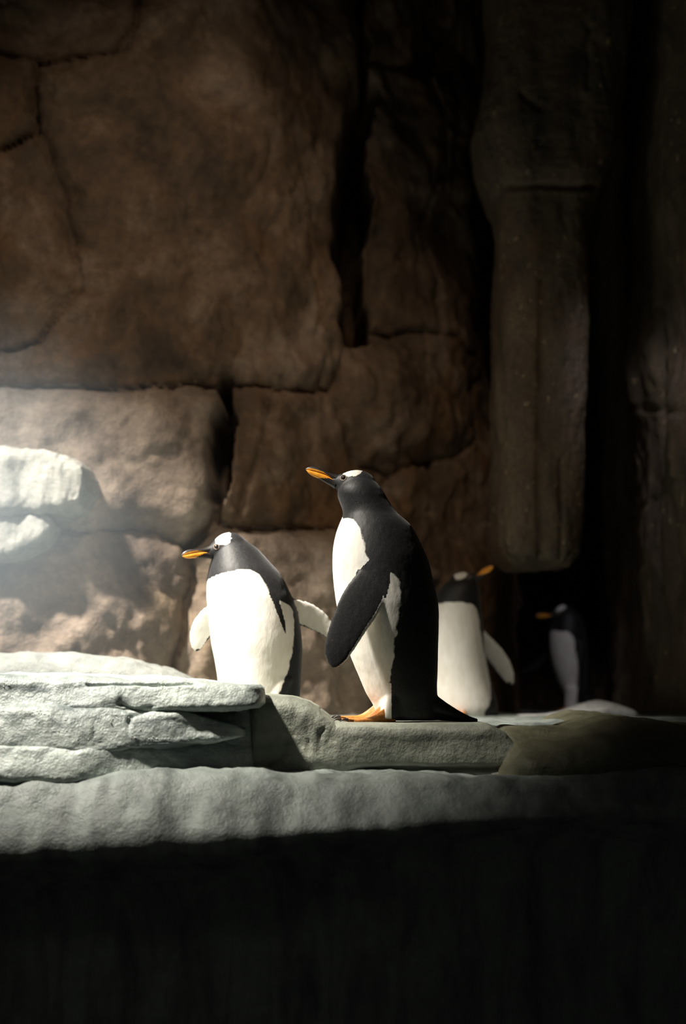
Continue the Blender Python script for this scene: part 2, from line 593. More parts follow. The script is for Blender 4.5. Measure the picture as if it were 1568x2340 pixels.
# main ledge: front face, undercut, and the floor running back into the cave
def build_floor():
    x = np.arange(-4.0, 3.2, 0.016)
    prof = np.array([(-0.16, -1.7), (-0.20, -1.2), (-0.20, -0.8), (-0.20, -0.58), (-0.26, -0.42), (-0.40, -0.335), (-0.52, -0.298), (-0.552, -0.280), (-0.555, -0.262), (-0.54, -0.235),
                     (-0.515, -0.205), (-0.49, -0.175), (-0.462, -0.145), (-0.43, -0.132), (-0.25, -0.122), (-0.05, -0.10), (0.15, -0.05), (0.28, -0.012), (0.4, -0.002), (0.8, 0.0), (1.6, 0.0), (2.6, 0.0), (4.0, 0.0), (5.6, 0.0)])
    L = np.concatenate([[0], np.cumsum(np.hypot(*np.diff(prof, axis=0).T))])
    t = np.concatenate([np.arange(0, 3.0, 0.012), np.arange(3.0, L[-1], 0.05)])
    yy, zz = smooth_interp(t, L, prof[:, 0]), smooth_interp(t, L, prof[:, 1])
    n, m = len(x), len(t)
    B = np.empty((n, m, 3))
    B[..., 0] = x[:, None]
    B[..., 1] = yy[None]
    B[..., 2] = zz[None]
    # the lit lip hangs lower towards the left, and rises towards the right
    lip = np.interp(x, [-4, -0.9, -0.6, -0.2, 0.0, 0.3, 1.0, 3], [-0.1, -0.055, -0.025, 0.0, 0.02, 0.05, 0.09, 0.1])
    wgt = np.exp(-((zz + 0.33) / 0.12) ** 2)
    B[..., 2] += lip[:, None] * wgt[None]
    base = B.reshape(-1, 3)
    front = np.repeat((1 - sstep(-0.3, 0.25, yy))[None], n, 0).ravel()
    amp = 0.25 + 0.75 * front
    d = amp * (0.020 * fbm(base * np.array([1, 1, 0.4]), 2.2, 2, 51) + 0.009 * fbm(base * np.array([1.6, 1, 0.45]), 8, 3, 52) + 0.003 * fbm(base, 30, 3, 53))
    ty, tz = np.gradient(yy), np.gradient(zz)
    ln = np.hypot(ty, tz)
    ny, nz = -tz / ln, ty / ln
    V = base.copy()
    V[:, 1] += np.tile(ny, n) * d
    V[:, 2] += np.tile(nz, n) * d * np.repeat((sstep(-1, 0, yy * 0 - 0.2) * 0 + 1)[None], n, 0).ravel()
    o = mesh_obj('floor', V, grid_faces(n, m)[:, ::-1], M['floor'], closed=False)
    tag(o, 'wet grey rock ledge with a dark undercut front below the ice', kind='structure')


build_floor()


def ice_shelf():
    loc = np.array([-0.6, -0.2, -0.13])
    root = empty('ice_shelf', loc)

    def layer(name, top, bot, front, back, seed, strength):
        """one stratum of the shelf; every curve is a list of (picture column, value)"""
        pxs = np.concatenate([np.linspace(top[0][0], -30, 40), np.linspace(-20, top[-1][0], 200)])
        yf = np.interp(pxs, *zip(*front))
        yb = np.interp(pxs, *zip(*back))
        s = xat(pxs, -0.37)
        zt = zat(pxs, np.interp(pxs, *zip(*top)), -0.37)
        zb = zat(pxs, np.interp(pxs, *zip(*bot)), -0.37)
        k = ends(s, s[0], s[-1], 0.1, 0.045, 0.5)
        hy = (yb - yf) / 2 * (0.6 + 0.4 * k)

        def disp(V, N):
            px, py = project(V)
            d = strength * (0.012 * fbm(V * np.array([1, 1, 1.8]), 4, 3, seed) + 0.0065 * fbm(V * np.array([1, 1, 2.0]), 13, 4, seed + 3))
            fr = sstep(0.2, 0.7, -N[:, 1])
            cr = 0.010 * np.exp(-(line_dist(px, py, [(275, 1608), (305, 1630), (345, 1618)]) / 6) ** 2)
            cr += 0.010 * np.exp(-(line_dist(px, py, [(300, 1630), (292, 1660), (215, 1668)]) / 5) ** 2)
            cr += 0.010 * np.exp(-(line_dist(px, py, [(200, 1560), (270, 1556), (340, 1563), (440, 1558)]) / 5) ** 2)
            return d - fr * cr
        return rock_loft(name, 'x', s, (yf + yb) / 2, (zt + zb) / 2, hy, (zt - zb) / 2, M['ice'], disp, root, 0.34, 170, loc, 0.30)
    o = layer('upper_layer', [(-900, 1520), (0, 1538), (200, 1540), (380, 1546), (500, 1552), (560, 1554), (588, 1558), (600, 1568)],
              [(-900, 1640), (0, 1640), (250, 1634), (420, 1626), (540, 1622), (588, 1616), (600, 1606)],
              [(-900, -0.37), (300, -0.37), (600, -0.38)], [(-900, 0.0), (280, 0.0), (500, -0.08), (600, -0.14)], 61, 0.65)
    o2 = layer('middle_layer', [(-900, 1605), (0, 1608), (250, 1612), (420, 1622), (500, 1645), (560, 1664)],
          [(-900, 1740), (0, 1740), (250, 1726), (420, 1708), (500, 1698), (560, 1686)],
          [(-900, -0.415), (200, -0.415), (400, -0.395), (560, -0.35)], [(-900, -0.05), (560, -0.12)], 161, 0.65)
    layer('lower_layer', [(-900, 1690), (0, 1692), (250, 1690), (420, 1690), (575, 1692)],
          [(-900, 1790), (0, 1790), (575, 1790)],
          [(-900, -0.46), (0, -0.455), (200, -0.44), (360, -0.395), (470, -0.32), (575, -0.27)], [(-900, -0.1), (575, -0.1)], 261, 0.65)
    # dark inner core seen in the notches at the end of the layers
    layer('core', [(-900, 1560), (0, 1560), (540, 1570), (572, 1590)], [(-900, 1780), (572, 1780)],
          [(-900, -0.33), (572, -0.27)], [(-900, -0.02), (420, -0.03), (572, -0.13)], 361, 0.6)
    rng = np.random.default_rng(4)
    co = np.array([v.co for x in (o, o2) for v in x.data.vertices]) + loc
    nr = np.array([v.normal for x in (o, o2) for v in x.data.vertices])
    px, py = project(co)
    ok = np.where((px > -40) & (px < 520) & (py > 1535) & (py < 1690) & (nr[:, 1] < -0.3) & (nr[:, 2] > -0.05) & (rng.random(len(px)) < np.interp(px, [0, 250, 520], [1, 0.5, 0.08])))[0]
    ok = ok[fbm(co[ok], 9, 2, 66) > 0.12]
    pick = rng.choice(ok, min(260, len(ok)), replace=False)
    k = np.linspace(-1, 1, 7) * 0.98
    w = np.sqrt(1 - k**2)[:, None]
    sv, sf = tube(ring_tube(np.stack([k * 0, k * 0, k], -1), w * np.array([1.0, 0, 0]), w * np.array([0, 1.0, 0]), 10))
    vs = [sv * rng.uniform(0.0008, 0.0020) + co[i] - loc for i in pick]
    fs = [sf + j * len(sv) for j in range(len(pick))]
    d_ = mesh_obj('glint_grains', np.concatenate(vs), np.concatenate(fs), M['glint'], root)  # pale specks imitating sparkle on the shelf front, glints put into colour
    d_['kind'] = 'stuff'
    tag(root, 'glistening layered pale ice shelf with dark notches, in front of the hunched penguin', 'ice shelf')


ice_shelf()


def ice_slab():
    yf, yb = -0.24, 0.33
    pxs = np.linspace(560, 1218, 260)
    s = xat(pxs, yf)
    top = zat(pxs, np.interp(pxs, [560, 600, 660, 700, 730, 765, 900, 1120, 1160, 1195, 1218], [1585, 1588, 1592, 1604, 1624, 1651, 1653, 1652, 1672, 1712, 1742]), yf)
    bot = np.full_like(top, -0.15)
    k = ends(s, s[0], s[-1], 0.04, 0.05, 0.5)
    hz = (top - bot) / 2
    hy = np.full_like(s, (yb - yf) / 2) * (0.65 + 0.35 * k)
    yc = np.full_like(s, (yf + yb) / 2)

    def disp(V, N):
        px, py = project(V)
        fr = sstep(0.1, 0.6, -N[:, 1])
        d = (0.006 + 0.006 * fr) * fbm(V, 5, 2, 71) + 0.002 * fbm(V, 20, 3, 72)
        q = py + 4 * fbm(V, 10, 3, 73)
        d += fr * (-0.022 * np.exp(-((q - 1757) / 5) ** 2) * sstep(790, 860, px) + 0.014 * sstep(1690, 1740, q))
        d -= fr * 0.012 * np.exp(-(line_dist(px, py, [(610, 1760), (640, 1735), (655, 1715)]) / 6) ** 2)
        d -= fr * 0.005 * np.exp(-(line_dist(px, py, [(655, 1715), (720, 1690), (740, 1668)]) / 5) ** 2)
        # keep the standing surface flat
        return d * (1 - 0.8 * sstep(0.6, 0.9, N[:, 2]) * (px > 730))
    o = rock_loft('ice_slab', 'x', s, yc, top - hz, hy, hz, M['slab'], disp, e=0.3, m=240)
    tag(o, 'grey flat ice slab with a crack along its foot, under the tall penguin', 'ice slab')


ice_slab()


def ice_mound():
    yf, yb = -0.40, 0.95
    pxs = np.linspace(1100, 2300, 240)
    s = xat(pxs, -0.1)
    top = zat(pxs, np.interp(pxs, [1100, 1160, 1230, 1300, 1350, 1400, 1480, 1568, 1800, 2300], [1700, 1668, 1662, 1658, 1642, 1628, 1630, 1646, 1640, 1620]), 0.1)
    bot = np.full_like(top, -0.26)
    k = ends(s, s[0], s[-1], 0.12, 0.1, 0.5)
    hz = (top - bot) / 2 * (0.5 + 0.5 * k)
    hy = np.full_like(s, (yb - yf) / 2) * (0.5 + 0.5 * k)
    yc = np.full_like(s, (yf + yb) / 2)

    def disp(V, N):
        return 0.018 * fbm(V, 2.6, 3, 81) + 0.006 * fbm(V, 11, 3, 82)
    o = rock_loft('ice_mound', 'x', s, yc, top - hz, hy, hz, M['mound'], disp, e=0.62, m=160)
    tag(o, 'smooth dim greenish rock mound beside the slab, below the rock side wall', 'rock mound')


ice_mound()


def snow_bank(name, label, y0, y1, pts, bot, seed, mat, e=0.7, lo=0.1, ro=0.1, amp=1.0):
    p = np.array(pts, float)
    pxs = np.linspace(p[0, 0], p[-1, 0], 160)
    ym = (y0 + y1) / 2
    s = xat(pxs, ym)
    top = zat(pxs, smooth_interp(pxs, p[:, 0], p[:, 1]), ym)
    k = ends(s, s[0], s[-1], lo, ro, 0.5)
    hz = np.maximum((top - bot) / 2, 0.004) * (0.3 + 0.7 * k)
    hy = np.full_like(s, (y1 - y0) / 2) * (0.3 + 0.7 * k)
    o = rock_loft(name, 'x', s, np.full_like(s, ym), bot + hz, hy, hz, mat,
                  lambda V, N: amp * (0.010 * fbm(V, 5, 3, seed) + 0.005 * fbm(V, 18, 3, seed + 1)), e=e, m=110)
    tag(o, label, 'snow')


snow_bank('snow_mound', 'low rounded pale snow mound behind the layered ice shelf', 0.55, 1.0,
          [(-700, 1470), (-200, 1486), (0, 1490), (150, 1492), (270, 1500), (350, 1520), (430, 1548), (520, 1600)], -0.02, 91, M['drift'], 0.7)
snow_bank('snow_patch', 'thin white strip of snow on the ground beside the farthest penguin', 1.45, 1.85,
          [(1165, 1640), (1190, 1633), (1240, 1630), (1290, 1624), (1330, 1610), (1365, 1602), (1405, 1610), (1450, 1630)], -0.02, 95, M['snow'], 0.7, 0.05, 0.05, 0.5)


# hanging rock pillar on the right
def rock_pillar():
    yc0 = 1.95
    yface = 1.65
    pys = np.concatenate([np.linspace(-1400, -20, 60), np.linspace(-10, 1284, 330)])
    left = np.interp(pys, [-1400, -600, 0, 80, 180, 270, 350, 420, 470, 600, 800, 900, 1000, 1100, 1230, 1260, 1284], [1080, 1110, 1128, 1126, 1108, 1095, 1112, 1140, 1150, 1146, 1147, 1141, 1143, 1142, 1147, 1156, 1185])
    right = np.interp(pys, [-1400, 0, 300, 420, 470, 700, 1000, 1250, 1284], [1520, 1470, 1430, 1380, 1362, 1366, 1358, 1352, 1325])
    z = zat(1240, pys, yface)
    xl, xr = xat(left, yface, pys), xat(right, yface, pys)
    o = np.argsort(z)
    z, xl, xr, left, pys = z[o], xl[o], xr[o], left[o], pys[o]
    k = ends(z, z[0], z[-1] + 1, 0.07, 0.1, 0.5)
    hx = (xr - xl) / 2
    hy = np.full_like(z, 0.27) * (0.6 + 0.4 * k) * np.interp(pys, [0, 380, 440, 1284], [1.15, 1.12, 0.98, 0.95])

    def disp(V, N):
        px, py = project(V)
        q = px + 5 * fbm(V, 8, 3, 101)
        d = 0.018 * fbm(V * np.array([1, 1, 0.5]), 4, 3, 102) + 0.007 * fbm(V * np.array([1, 1, 0.4]), 16, 3, 103) + 0.003 * fbm(V, 50, 2, 104)
        fr = sstep(0.1, 0.5, -N[:, 1])
        for pts, hw, dep in (([(1238, 640), (1236, 900), (1233, 1100), (1236, 1300)], 5, 0.03), ([(1283, 1050), (1285, 1290)], 4, 0.022),
                             ([(1150, 428), (1230, 424), (1390, 428)], 7, 0.03), ([(1190, 210), (1236, 252), (1234, 330)], 5, 0.02), ([(1350, 60), (1344, 200)], 5, 0.02)):
            d -= fr * dep * np.exp(-(line_dist(q, py, pts) / hw) ** 2)
        return d
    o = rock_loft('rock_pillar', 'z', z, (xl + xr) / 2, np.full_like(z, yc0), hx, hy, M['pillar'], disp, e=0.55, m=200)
    tag(o, 'tall dim brown rock pillar with a bulging top, hanging over the cave recess', 'rock pillar')


rock_pillar()


# pale outcrop jutting in on the left
def outcrop():
    loc = at(60, 1180, 1.1)
    root = empty('rock_outcrop', loc)
    tag(root, 'pale blocky rock outcrop jutting from the brown wall above the ice shelf', 'rock outcrop')

    def block(name, pts_top, pts_bot, yf, yb, seed, lo, e):
        pxs = np.linspace(-300, pts_top[-1][0], 220)
        s = xat(pxs, yf, 1150)
        top = zat(pxs, np.interp(pxs, *zip(*pts_top)), yf)
        bot = zat(pxs, np.interp(pxs, *zip(*pts_bot)), yf)
        k = ends(s, s[0], s[-1], 0.1, lo, 0.5)
        hz = (top - bot) / 2
        hy = np.full_like(s, (yb - yf) / 2) * (0.55 + 0.45 * k)

        def disp(V, N):
            px, py = project(V)
            d = 0.016 * fbm(V, 3.5, 3, seed) + 0.007 * fbm(V * np.array([1.6, 1, 0.7]), 14, 3, seed + 1)
            d -= 0.016 * np.exp(-((px - 42 - 0.12 * (py - 1100)) / 20) ** 2) * sstep(0.1, 0.6, -N[:, 1]) * sstep(1040, 1090, py)
            return d
        rock_loft(name, 'x', s, np.full_like(s, (yf + yb) / 2), (top + bot) / 2, hy, hz, M['outcrop'], disp, root, e, 180, loc)
    block('upper_block', [(-800, 1010), (0, 1015), (90, 1020), (150, 1034), (182, 1056), (196, 1085), (202, 1105)],
          [(-800, 1190), (60, 1178), (140, 1172), (182, 1150), (196, 1128), (202, 1120)], 1.05, 1.34, 111, 0.05, 0.38)
    block('lower_block', [(-800, 1150), (60, 1150), (95, 1155), (115, 1172), (122, 1190)],
          [(-800, 1300), (20, 1275), (60, 1262), (90, 1240), (112, 1210), (122, 1196)], 1.08, 1.34, 121, 0.05, 0.42)


outcrop()


# ------------------------------------------------------------------ penguins
HEAD = np.array([(62, -5, 6, 5), (56, -5, 10, 8), (48, -4, 15.5, 12.5), (38, -2.5, 22, 18.5), (25, -0.5, 30, 25), (10, 0, 36.5, 30.5), (-8, -1, 39.5, 33.5), (-25, -4, 39, 33.5),
                 (-40, -10, 33, 29), (-52, -16, 22, 20), (-60, -20, 8, 8)], float)
PATCH = [(39, 13), (34, 19), (28, 26.6), (15, 37), (12, 60), (-3, 60), (-2, 40), (1, 25), (9, 18), (20, 15), (29, 11), (35, 11)]
PATCH_WIDE = [(37, 11), (32, 22), (20, 35), (16, 60), (-9, 60), (-9, 38), (-7, 20), (1, 8), (11, 5), (24, 9)]
BIB = np.array([(0, 46), (0.04, 48), (0.14, 68), (0.22, 75), (0.29, 85), (0.41, 93), (0.52, 99), (0.59, 103), (0.67, 106), (0.705, 102), (0.735, 88), (0.765, 77), (0.80, 72.5),
                (0.865, 71), (0.94, 66), (0.985, 54), (1.0, 40), (1.012, -20), (1.6, -20)])


def frame(yaw, pitch):
    """yaw 0 faces left in the picture, positive turns towards the viewer"""
    f = np.array([-math.cos(yaw), -math.sin(yaw), 0])
    side = np.array([math.sin(yaw), -math.cos(yaw), 0])     # lateral, towards the viewer when yaw = 0
    up = np.array([0, 0, 1.0])
    f2 = f * math.cos(pitch) + up * math.sin(pitch)
    u2 = up * math.cos(pitch) - f * math.sin(pitch)
    return f2, side, u2


def penguin(label, base_px, y0, rows, yaw, head_px, hyaw, hpitch, hscale, neck_row, flippers, voxel, ratio=0.95, feet=None, tail_len=0.14, neck_slope=0.0, patch=PATCH, stripe_on=True):
    """built at its own place: rows are (picture row, left, right) of the body on the plane Y = y0"""
    base = at(base_px, 1600, y0)
    base[2] = 0.0
    root = empty('penguin', base)
    tag(root, label, 'penguin', 'black and white penguins on the ledge')
    unit = hscale / 780.0                       # metres per head unit
    r = np.array(rows, float)
    zr = zat((r[:, 1] + r[:, 2]) / 2, r[:, 0], y0)
    xlr, xrr = xat(r[:, 1], y0, r[:, 0]), xat(r[:, 2], y0, r[:, 0])
    o = np.argsort(zr)
    zr, xlr, xrr = zr[o], xlr[o], xrr[o]
    zs = np.linspace(zr[0], zr[-1], 140)
    xl, xr = smooth_interp(zs, zr, xlr), smooth_interp(zs, zr, xrr)
    xc, hx = (xl + xr) / 2, np.maximum((xr - xl) / 2, 0.004)
    hy = hx * ratio
    one = np.zeros_like(zs)
    C = np.stack([xc, one + y0, zs], -1)
    rings = ring_tube(C, np.stack([hx, one, one], -1), np.stack([one, hy, one], -1))
    parts = [tube(rings)]
    # head
    hc = at(head_px[0], head_px[1], y0 + (head_px[2] if len(head_px) > 2 else 0))
    f, sd, u = frame(hyaw, hpitch)
    t = np.linspace(0, len(HEAD) - 1, 50)
    Hh = np.stack([smooth_interp(t, np.arange(len(HEAD)), HEAD[:, k]) for k in range(4)], -1) * unit
    C = hc + Hh[:, :1] * f + Hh[:, 1:2] * u
    parts.append(tube(ring_tube(C, Hh[:, 2:3] * u, Hh[:, 3:4] * sd)))
    # tail: a stiff wedge on the ground behind
    bf, bs, _ = frame(yaw, 0)
    k = np.linspace(0, 1, 24)
    z0 = 0.055
    c0 = np.array([np.interp(0.06, zs, xc), y0, 0])
    rad = np.interp(0.06, zs, hx)
    C = c0 - bf * (rad * 0.55 + k[:, None] * (tail_len + rad * 0.45)) + np.array([0, 0, 1.0]) * (z0 * (1 - k) ** 1.4 + 0.006)[:, None]
    wv = (0.055 * (1 - k) + 0.010)[:, None] * bs
    hv = (0.045 * (1 - k) ** 1.3 + 0.005)[:, None] * np.array([0, 0, 1.0])
    parts.append(tube(ring_tube(C, wv, hv, 32)))
    # feathered shanks over the feet
    shanks = []
    for ft in feet or []:
        d_ = frame(ft[3], 0)[0]
        c_ = np.array([ft[0], ft[1], 0.0]) + d_ * 0.012
        k = np.linspace(0, 1, 16)
        zc_ = ft[2] + 0.010 + k * 0.12
        C = np.stack([c_[0] + 0.03 * k, c_[1] + (y0 - c_[1]) * 0.35 * k, zc_], -1)
        rd = (0.034 + 0.016 * k)[:, None]
        parts.append(tube(ring_tube(C, rd * np.array([1.0, 0, 0]), rd * np.array([0, 1.0, 0]), 32)))
        shanks.append((c_, d_))
    # flippers
    blades = []
    for fl in flippers:
        pts = np.array([at(a[0], a[1], y0 + a[2]) for a in fl['path']])
        hw = np.array([a[3] for a in fl['path']]) / (F / (y0 - CAM[1]))
        tt = np.linspace(0, len(pts) - 1, 60)
        idx = np.arange(len(pts))
        c = np.stack([smooth_interp(tt, idx, pts[:, q]) for q in range(3)], -1)
        w = smooth_interp(tt, idx, hw)
        tan = np.gradient(c, axis=0)
        tan /= np.linalg.norm(tan, axis=1, keepdims=True)
        nrm = np.array(fl['normal'], float)
        nrm = nrm - (tan @ nrm)[:, None] * tan
        nrm /= np.linalg.norm(nrm, axis=1, keepdims=True)
        ch = np.cross(tan, nrm)
        tq = tt / tt[-1]
        w = w * np.sqrt(np.clip(1 - ((tq - 0.9) / 0.1).clip(0, 1) ** 2, 0.004, 1))
        th = (0.0105 - 0.005 * tq) * max(hscale, 0.7)
        parts.append(tube(ring_tube(c, ch * w[:, None], nrm * th[:, None], 40, 0.9)))
        blades.append((c, w, ch, nrm, th, fl))
    V, Fc, k = [], [], 0
    for v, fc in parts:
        V.append(v)
        Fc.append(fc + k)
        k += len(v)
    tmp = mesh_obj('body_source', np.concatenate(V), np.concatenate(Fc), None)
    rm = tmp.modifiers.new('r', 'REMESH')
    rm.mode = 'VOXEL'
    rm.voxel_size = voxel
    sm = tmp.modifiers.new('s', 'SMOOTH')
    sm.factor = 0.5
    sm.iterations = 7
    dg = bpy.context.evaluated_depsgraph_get()
    me = bpy.data.meshes.new_from_object(tmp.evaluated_get(dg))
    old = tmp.data
    bpy.data.objects.remove(tmp)
    bpy.data.meshes.remove(old)
    me.name = 'body'
    n = len(me.vertices)
    P = np.empty(n * 3, np.float32)
    me.vertices.foreach_get('co', P)
    P = P.reshape(-1, 3).astype(float)
    Nn = np.empty(n * 3, np.float32)
    me.vertices.foreach_get('normal', Nn)
    Nn = Nn.reshape(-1, 3)
    # ---- markings: white bib and belly, white head patch, flipper undersides
    px_, hx_ = np.interp(P[:, 2], zs, xc), np.interp(P[:, 2], zs, hx)
    dx, dy = (P[:, 0] - px_) / hx_, (P[:, 1] - y0) / (hx_ * ratio)
    rho = np.hypot(dx, dy)
    wob = fbm(P, 60, 2, 7)
    ca = (dx * bf[0] + dy * bf[1]) / (rho + 1e-9)
    phi = np.degrees(np.arccos(np.clip(ca, -1, 1)))
    zn = zat((r[0, 1] + r[0, 2]) / 2, neck_row, y0) + neck_slope * (P[:, 0] - base[0])
    hn = P[:, 2] / zn + 0.004 * wob
    lim = np.interp(hn, BIB[:, 0], BIB[:, 1])
    white = 0.5 + (lim - phi + 1.6 * wob) / 9.0
    stripe = (np.abs(phi - np.interp(hn, [0.5, 0.8], [84, 76])) < np.interp(hn, [0.52, 0.60, 0.8], [0, 3.5, 6])) & (hn > 0.52) & (hn < 0.8)
    if stripe_on:
        white[stripe] = 0
    # tail stays black
    back = -((P[:, 0] - c0[0]) * bf[0] + (P[:, 1] - c0[1]) * bf[1])
    white[(back > rad * 0.8) & (P[:, 2] < 0.12)] = 0
    for c_, d_ in shanks:
        near_ = (np.hypot(P[:, 0] - c_[0], P[:, 1] - c_[1]) < 0.06) & (P[:, 2] < 0.11)
        white[near_ & (((P[:, :2] - c_[:2]) @ bf[:2]) > -0.004)] = 1
    q = P - hc
    hu, hv, hs = q @ f / unit, q @ u / unit, q @ sd / unit
    inhead = (hu > -20) & (hv > 4) & (np.abs(hs) < 45) & (hu < 70) & (hv < 60)
    white[(hu > -70) & (hu < 70) & (np.abs(hs) < 45) & (np.abs(hv) < 45) & (P[:, 2] > zn)] = 0
    pt = inside(hu + 1.5 * wob, hv + 1.2 * wob, patch) & inhead
    white[pt] = 1
    for c, w, ch, nrm, th, fl in blades:
        near = np.full(n, 1e9)
        best = np.zeros(n, int)
        for i in range(len(c)):
            d = ((P - c[i]) ** 2).sum(1)
            b = d < near
            near[b] = d[b]
            best[b] = i
        dv = P - c[best]
        a = (dv * ch[best]).sum(1) / w[best]
        b = (dv * nrm[best]).sum(1)
        on = (np.sqrt(near) < w[best] * 1.25 + 0.01) & (np.abs(b) < th[best] * 1.7 + 0.003) & (rho > 1.02) & (best > 2)
        on |= (np.abs(b) < th[best] * 1.5) & (np.abs(a) < 1.1) & (best > 8) & (rho > 1.0)
        outer = b > -0.15 * th[best]
        lead = a * fl['lead']
        val = np.where(outer, 0.0, 1.0)
        val = np.where(~outer & (lead > 0.82 + 0.05 * wob), 0.0, val)
        val = np.where(~outer & (best > 54) & (lead > 0.0), 0.0, val)
        val = np.where((lead < -0.84) & (b < 0.75 * th[best]) & (best > 20), 1.0, val)
        white[on] = val[on]
        if fl.get('root'):
            # shoulder feathers run unbroken into the flipper
            white[(near < (w[best] * 0.98) ** 2 + 1e-4) & (best < 24) & (b > -0.075) & ~on] = 0
    at_ = me.attributes.new('white', 'FLOAT', 'POINT')
    at_.data.foreach_set('value', np.clip(white, 0, 1).astype(np.float32))
    P = P + Nn * (0.0003 * fbm(P * np.array([1, 1, 0.5]), 90, 2, 31))[:, None]
    me.vertices.foreach_set('co', (P - base).astype(np.float32).ravel())
    me.polygons.foreach_set('use_smooth', np.ones(len(me.polygons), bool))
    me.materials.clear()
    me.materials.append(M['plumage'])
    me.update()
    body = bpy.data.objects.new('body', me)
    col.objects.link(body)
    body.parent = root

    # ---- bill: two mandibles
    us = np.linspace(46, 125.5, 70)
    vtop = smooth_interp(us, [40, 56, 71, 87, 102, 114, 121, 126], [14, 9.5, 8, 9.6, 10.6, 7.6, 3.2, -2.5])
    vmid = smooth_interp(us, [40, 44, 55, 69, 100, 117, 126], [-9.5, -8.5, -4.5, -0.8, -1.2, -2.6, -3.2])
    vbot = smooth_interp(us, [40, 57, 77, 91, 105, 116, 121, 126], [-24, -20, -16.2, -13.2, -12.2, -9.0, -5.8, -3.6])
    hw = smooth_interp(us, [40, 57, 77, 100, 118, 126], [13, 9.5, 7.6, 6.2, 3.6, 0.9])
    vorg = np.interp(us, [44, 69, 85, 100, 114, 121, 126], [-8, 0.6, 4.2, 4.9, 2.6, -1.0, -3])
    vlow = np.interp(us, [46, 58, 66, 78, 91, 126], [-8.5, -5.6, -5.2, -9.5, -13.6, -14])
    for nm, lo, hi in (('upper_mandible', vmid + 0.25, vtop), ('lower_mandible', vbot, vmid - 0.25)):
        mid, hh = (lo + hi) / 2, np.maximum((hi - lo) / 2, 0.3)
        th = np.linspace(0, 2 * np.pi, 64, endpoint=False)
        vv = mid[:, None] + hh[:, None] * sup(np.sin(th), 0.55)[None]
        ss = hw[:, None] * sup(np.cos(th), 0.55)[None]
        if nm == 'upper_mandible':
            ss = ss * (1 - 0.45 * np.clip((vv - mid[:, None]) / hh[:, None], 0, 1))
            org = (vv < vorg[:, None]) & (us[:, None] < 121)
        else:
            ss = ss * (1 - 0.15 * np.clip((mid[:, None] - vv) / hh[:, None], 0, 1))
            org = (vv > vlow[:, None]) & (us[:, None] < 123)
        R = hc + unit * (us[:, None, None] * f + vv[..., None] * u + ss[..., None] * sd)
        v, fc = tube(R)
        og = np.concatenate([org[:1], org, org[-1:]]).astype(float).ravel()
        mesh_obj(nm, v - base, fc, M['bill'], root, attrs={'orange': og})
    # ---- eyes
    for sgn in (-1, 1):
        ec = hc + unit * (33 * f + 4.6 * u + sgn * 17.0 * sd)
        out = (sgn * sd * 0.86 + f * 0.42 + u * 0.12)
        out /= np.linalg.norm(out)
        a1 = np.cross(out, u)
        a1 /= np.linalg.norm(a1)
        a2 = np.cross(a1, out)
        k = np.linspace(-1, 1, 14) * 0.98
        rr = 6.6 * unit
        eye = mesh_obj('eye', *[(x - base if i == 0 else x) for i, x in enumerate(tube(ring_tube(ec + (k * rr)[:, None] * out, (np.sqrt(1 - k**2) * rr)[:, None] * a1, (np.sqrt(1 - k**2) * rr)[:, None] * a2, 24)))], M['eye'], root)
        th = np.linspace(0, 2 * np.pi, 32, endpoint=False)
        ps = np.linspace(0, 2 * np.pi, 10, endpoint=False)
        RR = 6.9 * unit + 1.25 * unit * np.cos(ps)
        cen = ec + out * 2.9 * unit
        G = cen + (RR[None, :, None] * (np.cos(th)[:, None, None] * a1 + np.sin(th)[:, None, None] * a2)) + (1.1 * unit * np.sin(ps))[None, :, None] * out
        G = np.concatenate([G, G[:1]])
        mesh_obj('eye_ring', G.reshape(-1, 3) - base, grid_faces(33, 10, True), M['eye_ring'], eye)
    # ---- feet
    for (fx, fy, fz, fyaw, fs, *fl) in feet or []:
        fl = fl[0] if fl else fs
        ff, fsd, _ = frame(fyaw, 0)
        heel = np.array([fx, fy, fz])
        A = np.linspace(-1, 1, 41)
        Lq = np.linspace(0, 1, 30)
        toes = np.maximum.reduce([np.exp(-((A - t) / 0.24) ** 2) for t in (-0.82, 0.0, 0.82)])
        length = (0.088 + 0.024 * toes - 0.012 * A**2) * fl
        width = (0.020 + 0.030 * sstep(0.1, 0.95, Lq)) * fs
        lx = Lq[:, None] * length[None]
        wy = A[None] * width[:, None]
        topz = (0.046 * (1 - sstep(0.0, 0.62, Lq))[:, None] * np.sqrt(np.clip(1 - (A * 0.92) ** 2, 0, 1))[None] + 0.005 + 0.010 * toes[None] * (1 - 0.45 * Lq[:, None])) * fs
        T = heel + lx[..., None] * ff + wy[..., None] * fsd + topz[..., None] * np.array([0, 0, 1.0])
        Bq = heel + lx[..., None] * ff + wy[..., None] * fsd + np.zeros_like(topz)[..., None]
        loop = np.concatenate([T, Bq[:, ::-1]], 1)      # closed ring per length step
        v, fc = tube(loop)
        foot = mesh_obj('foot', v - base, fc, M['foot'], root)
        for t in (-0.82, 0.0, 0.82):
            i = int(round((t + 1) / 2 * 40))
            p0 = heel + ff * (length[i] - 0.004 * fs) + fsd * (t * width[-1]) + np.array([0, 0, 0.0075]) * fs
            dr = ff * 0.95 + fsd * t * 0.25
            k = np.linspace(0, 1, 8)
            Cc = p0 + k[:, None] * 0.024 * fs * dr + np.array([0, 0, 1.0]) * (0.003 * np.sin(np.pi * k) - 0.005 * k * k)[:, None] * fs
            rd = (0.0042 * (1 - k) + 0.0006)[:, None] * fs
            mesh_obj('claw', *[(x - base if j == 0 else x) for j, x in enumerate(tube(ring_tube(Cc, rd * fsd, rd * np.array([0, 0, 1.0]), 10)))], M['claw'], foot)
    return root


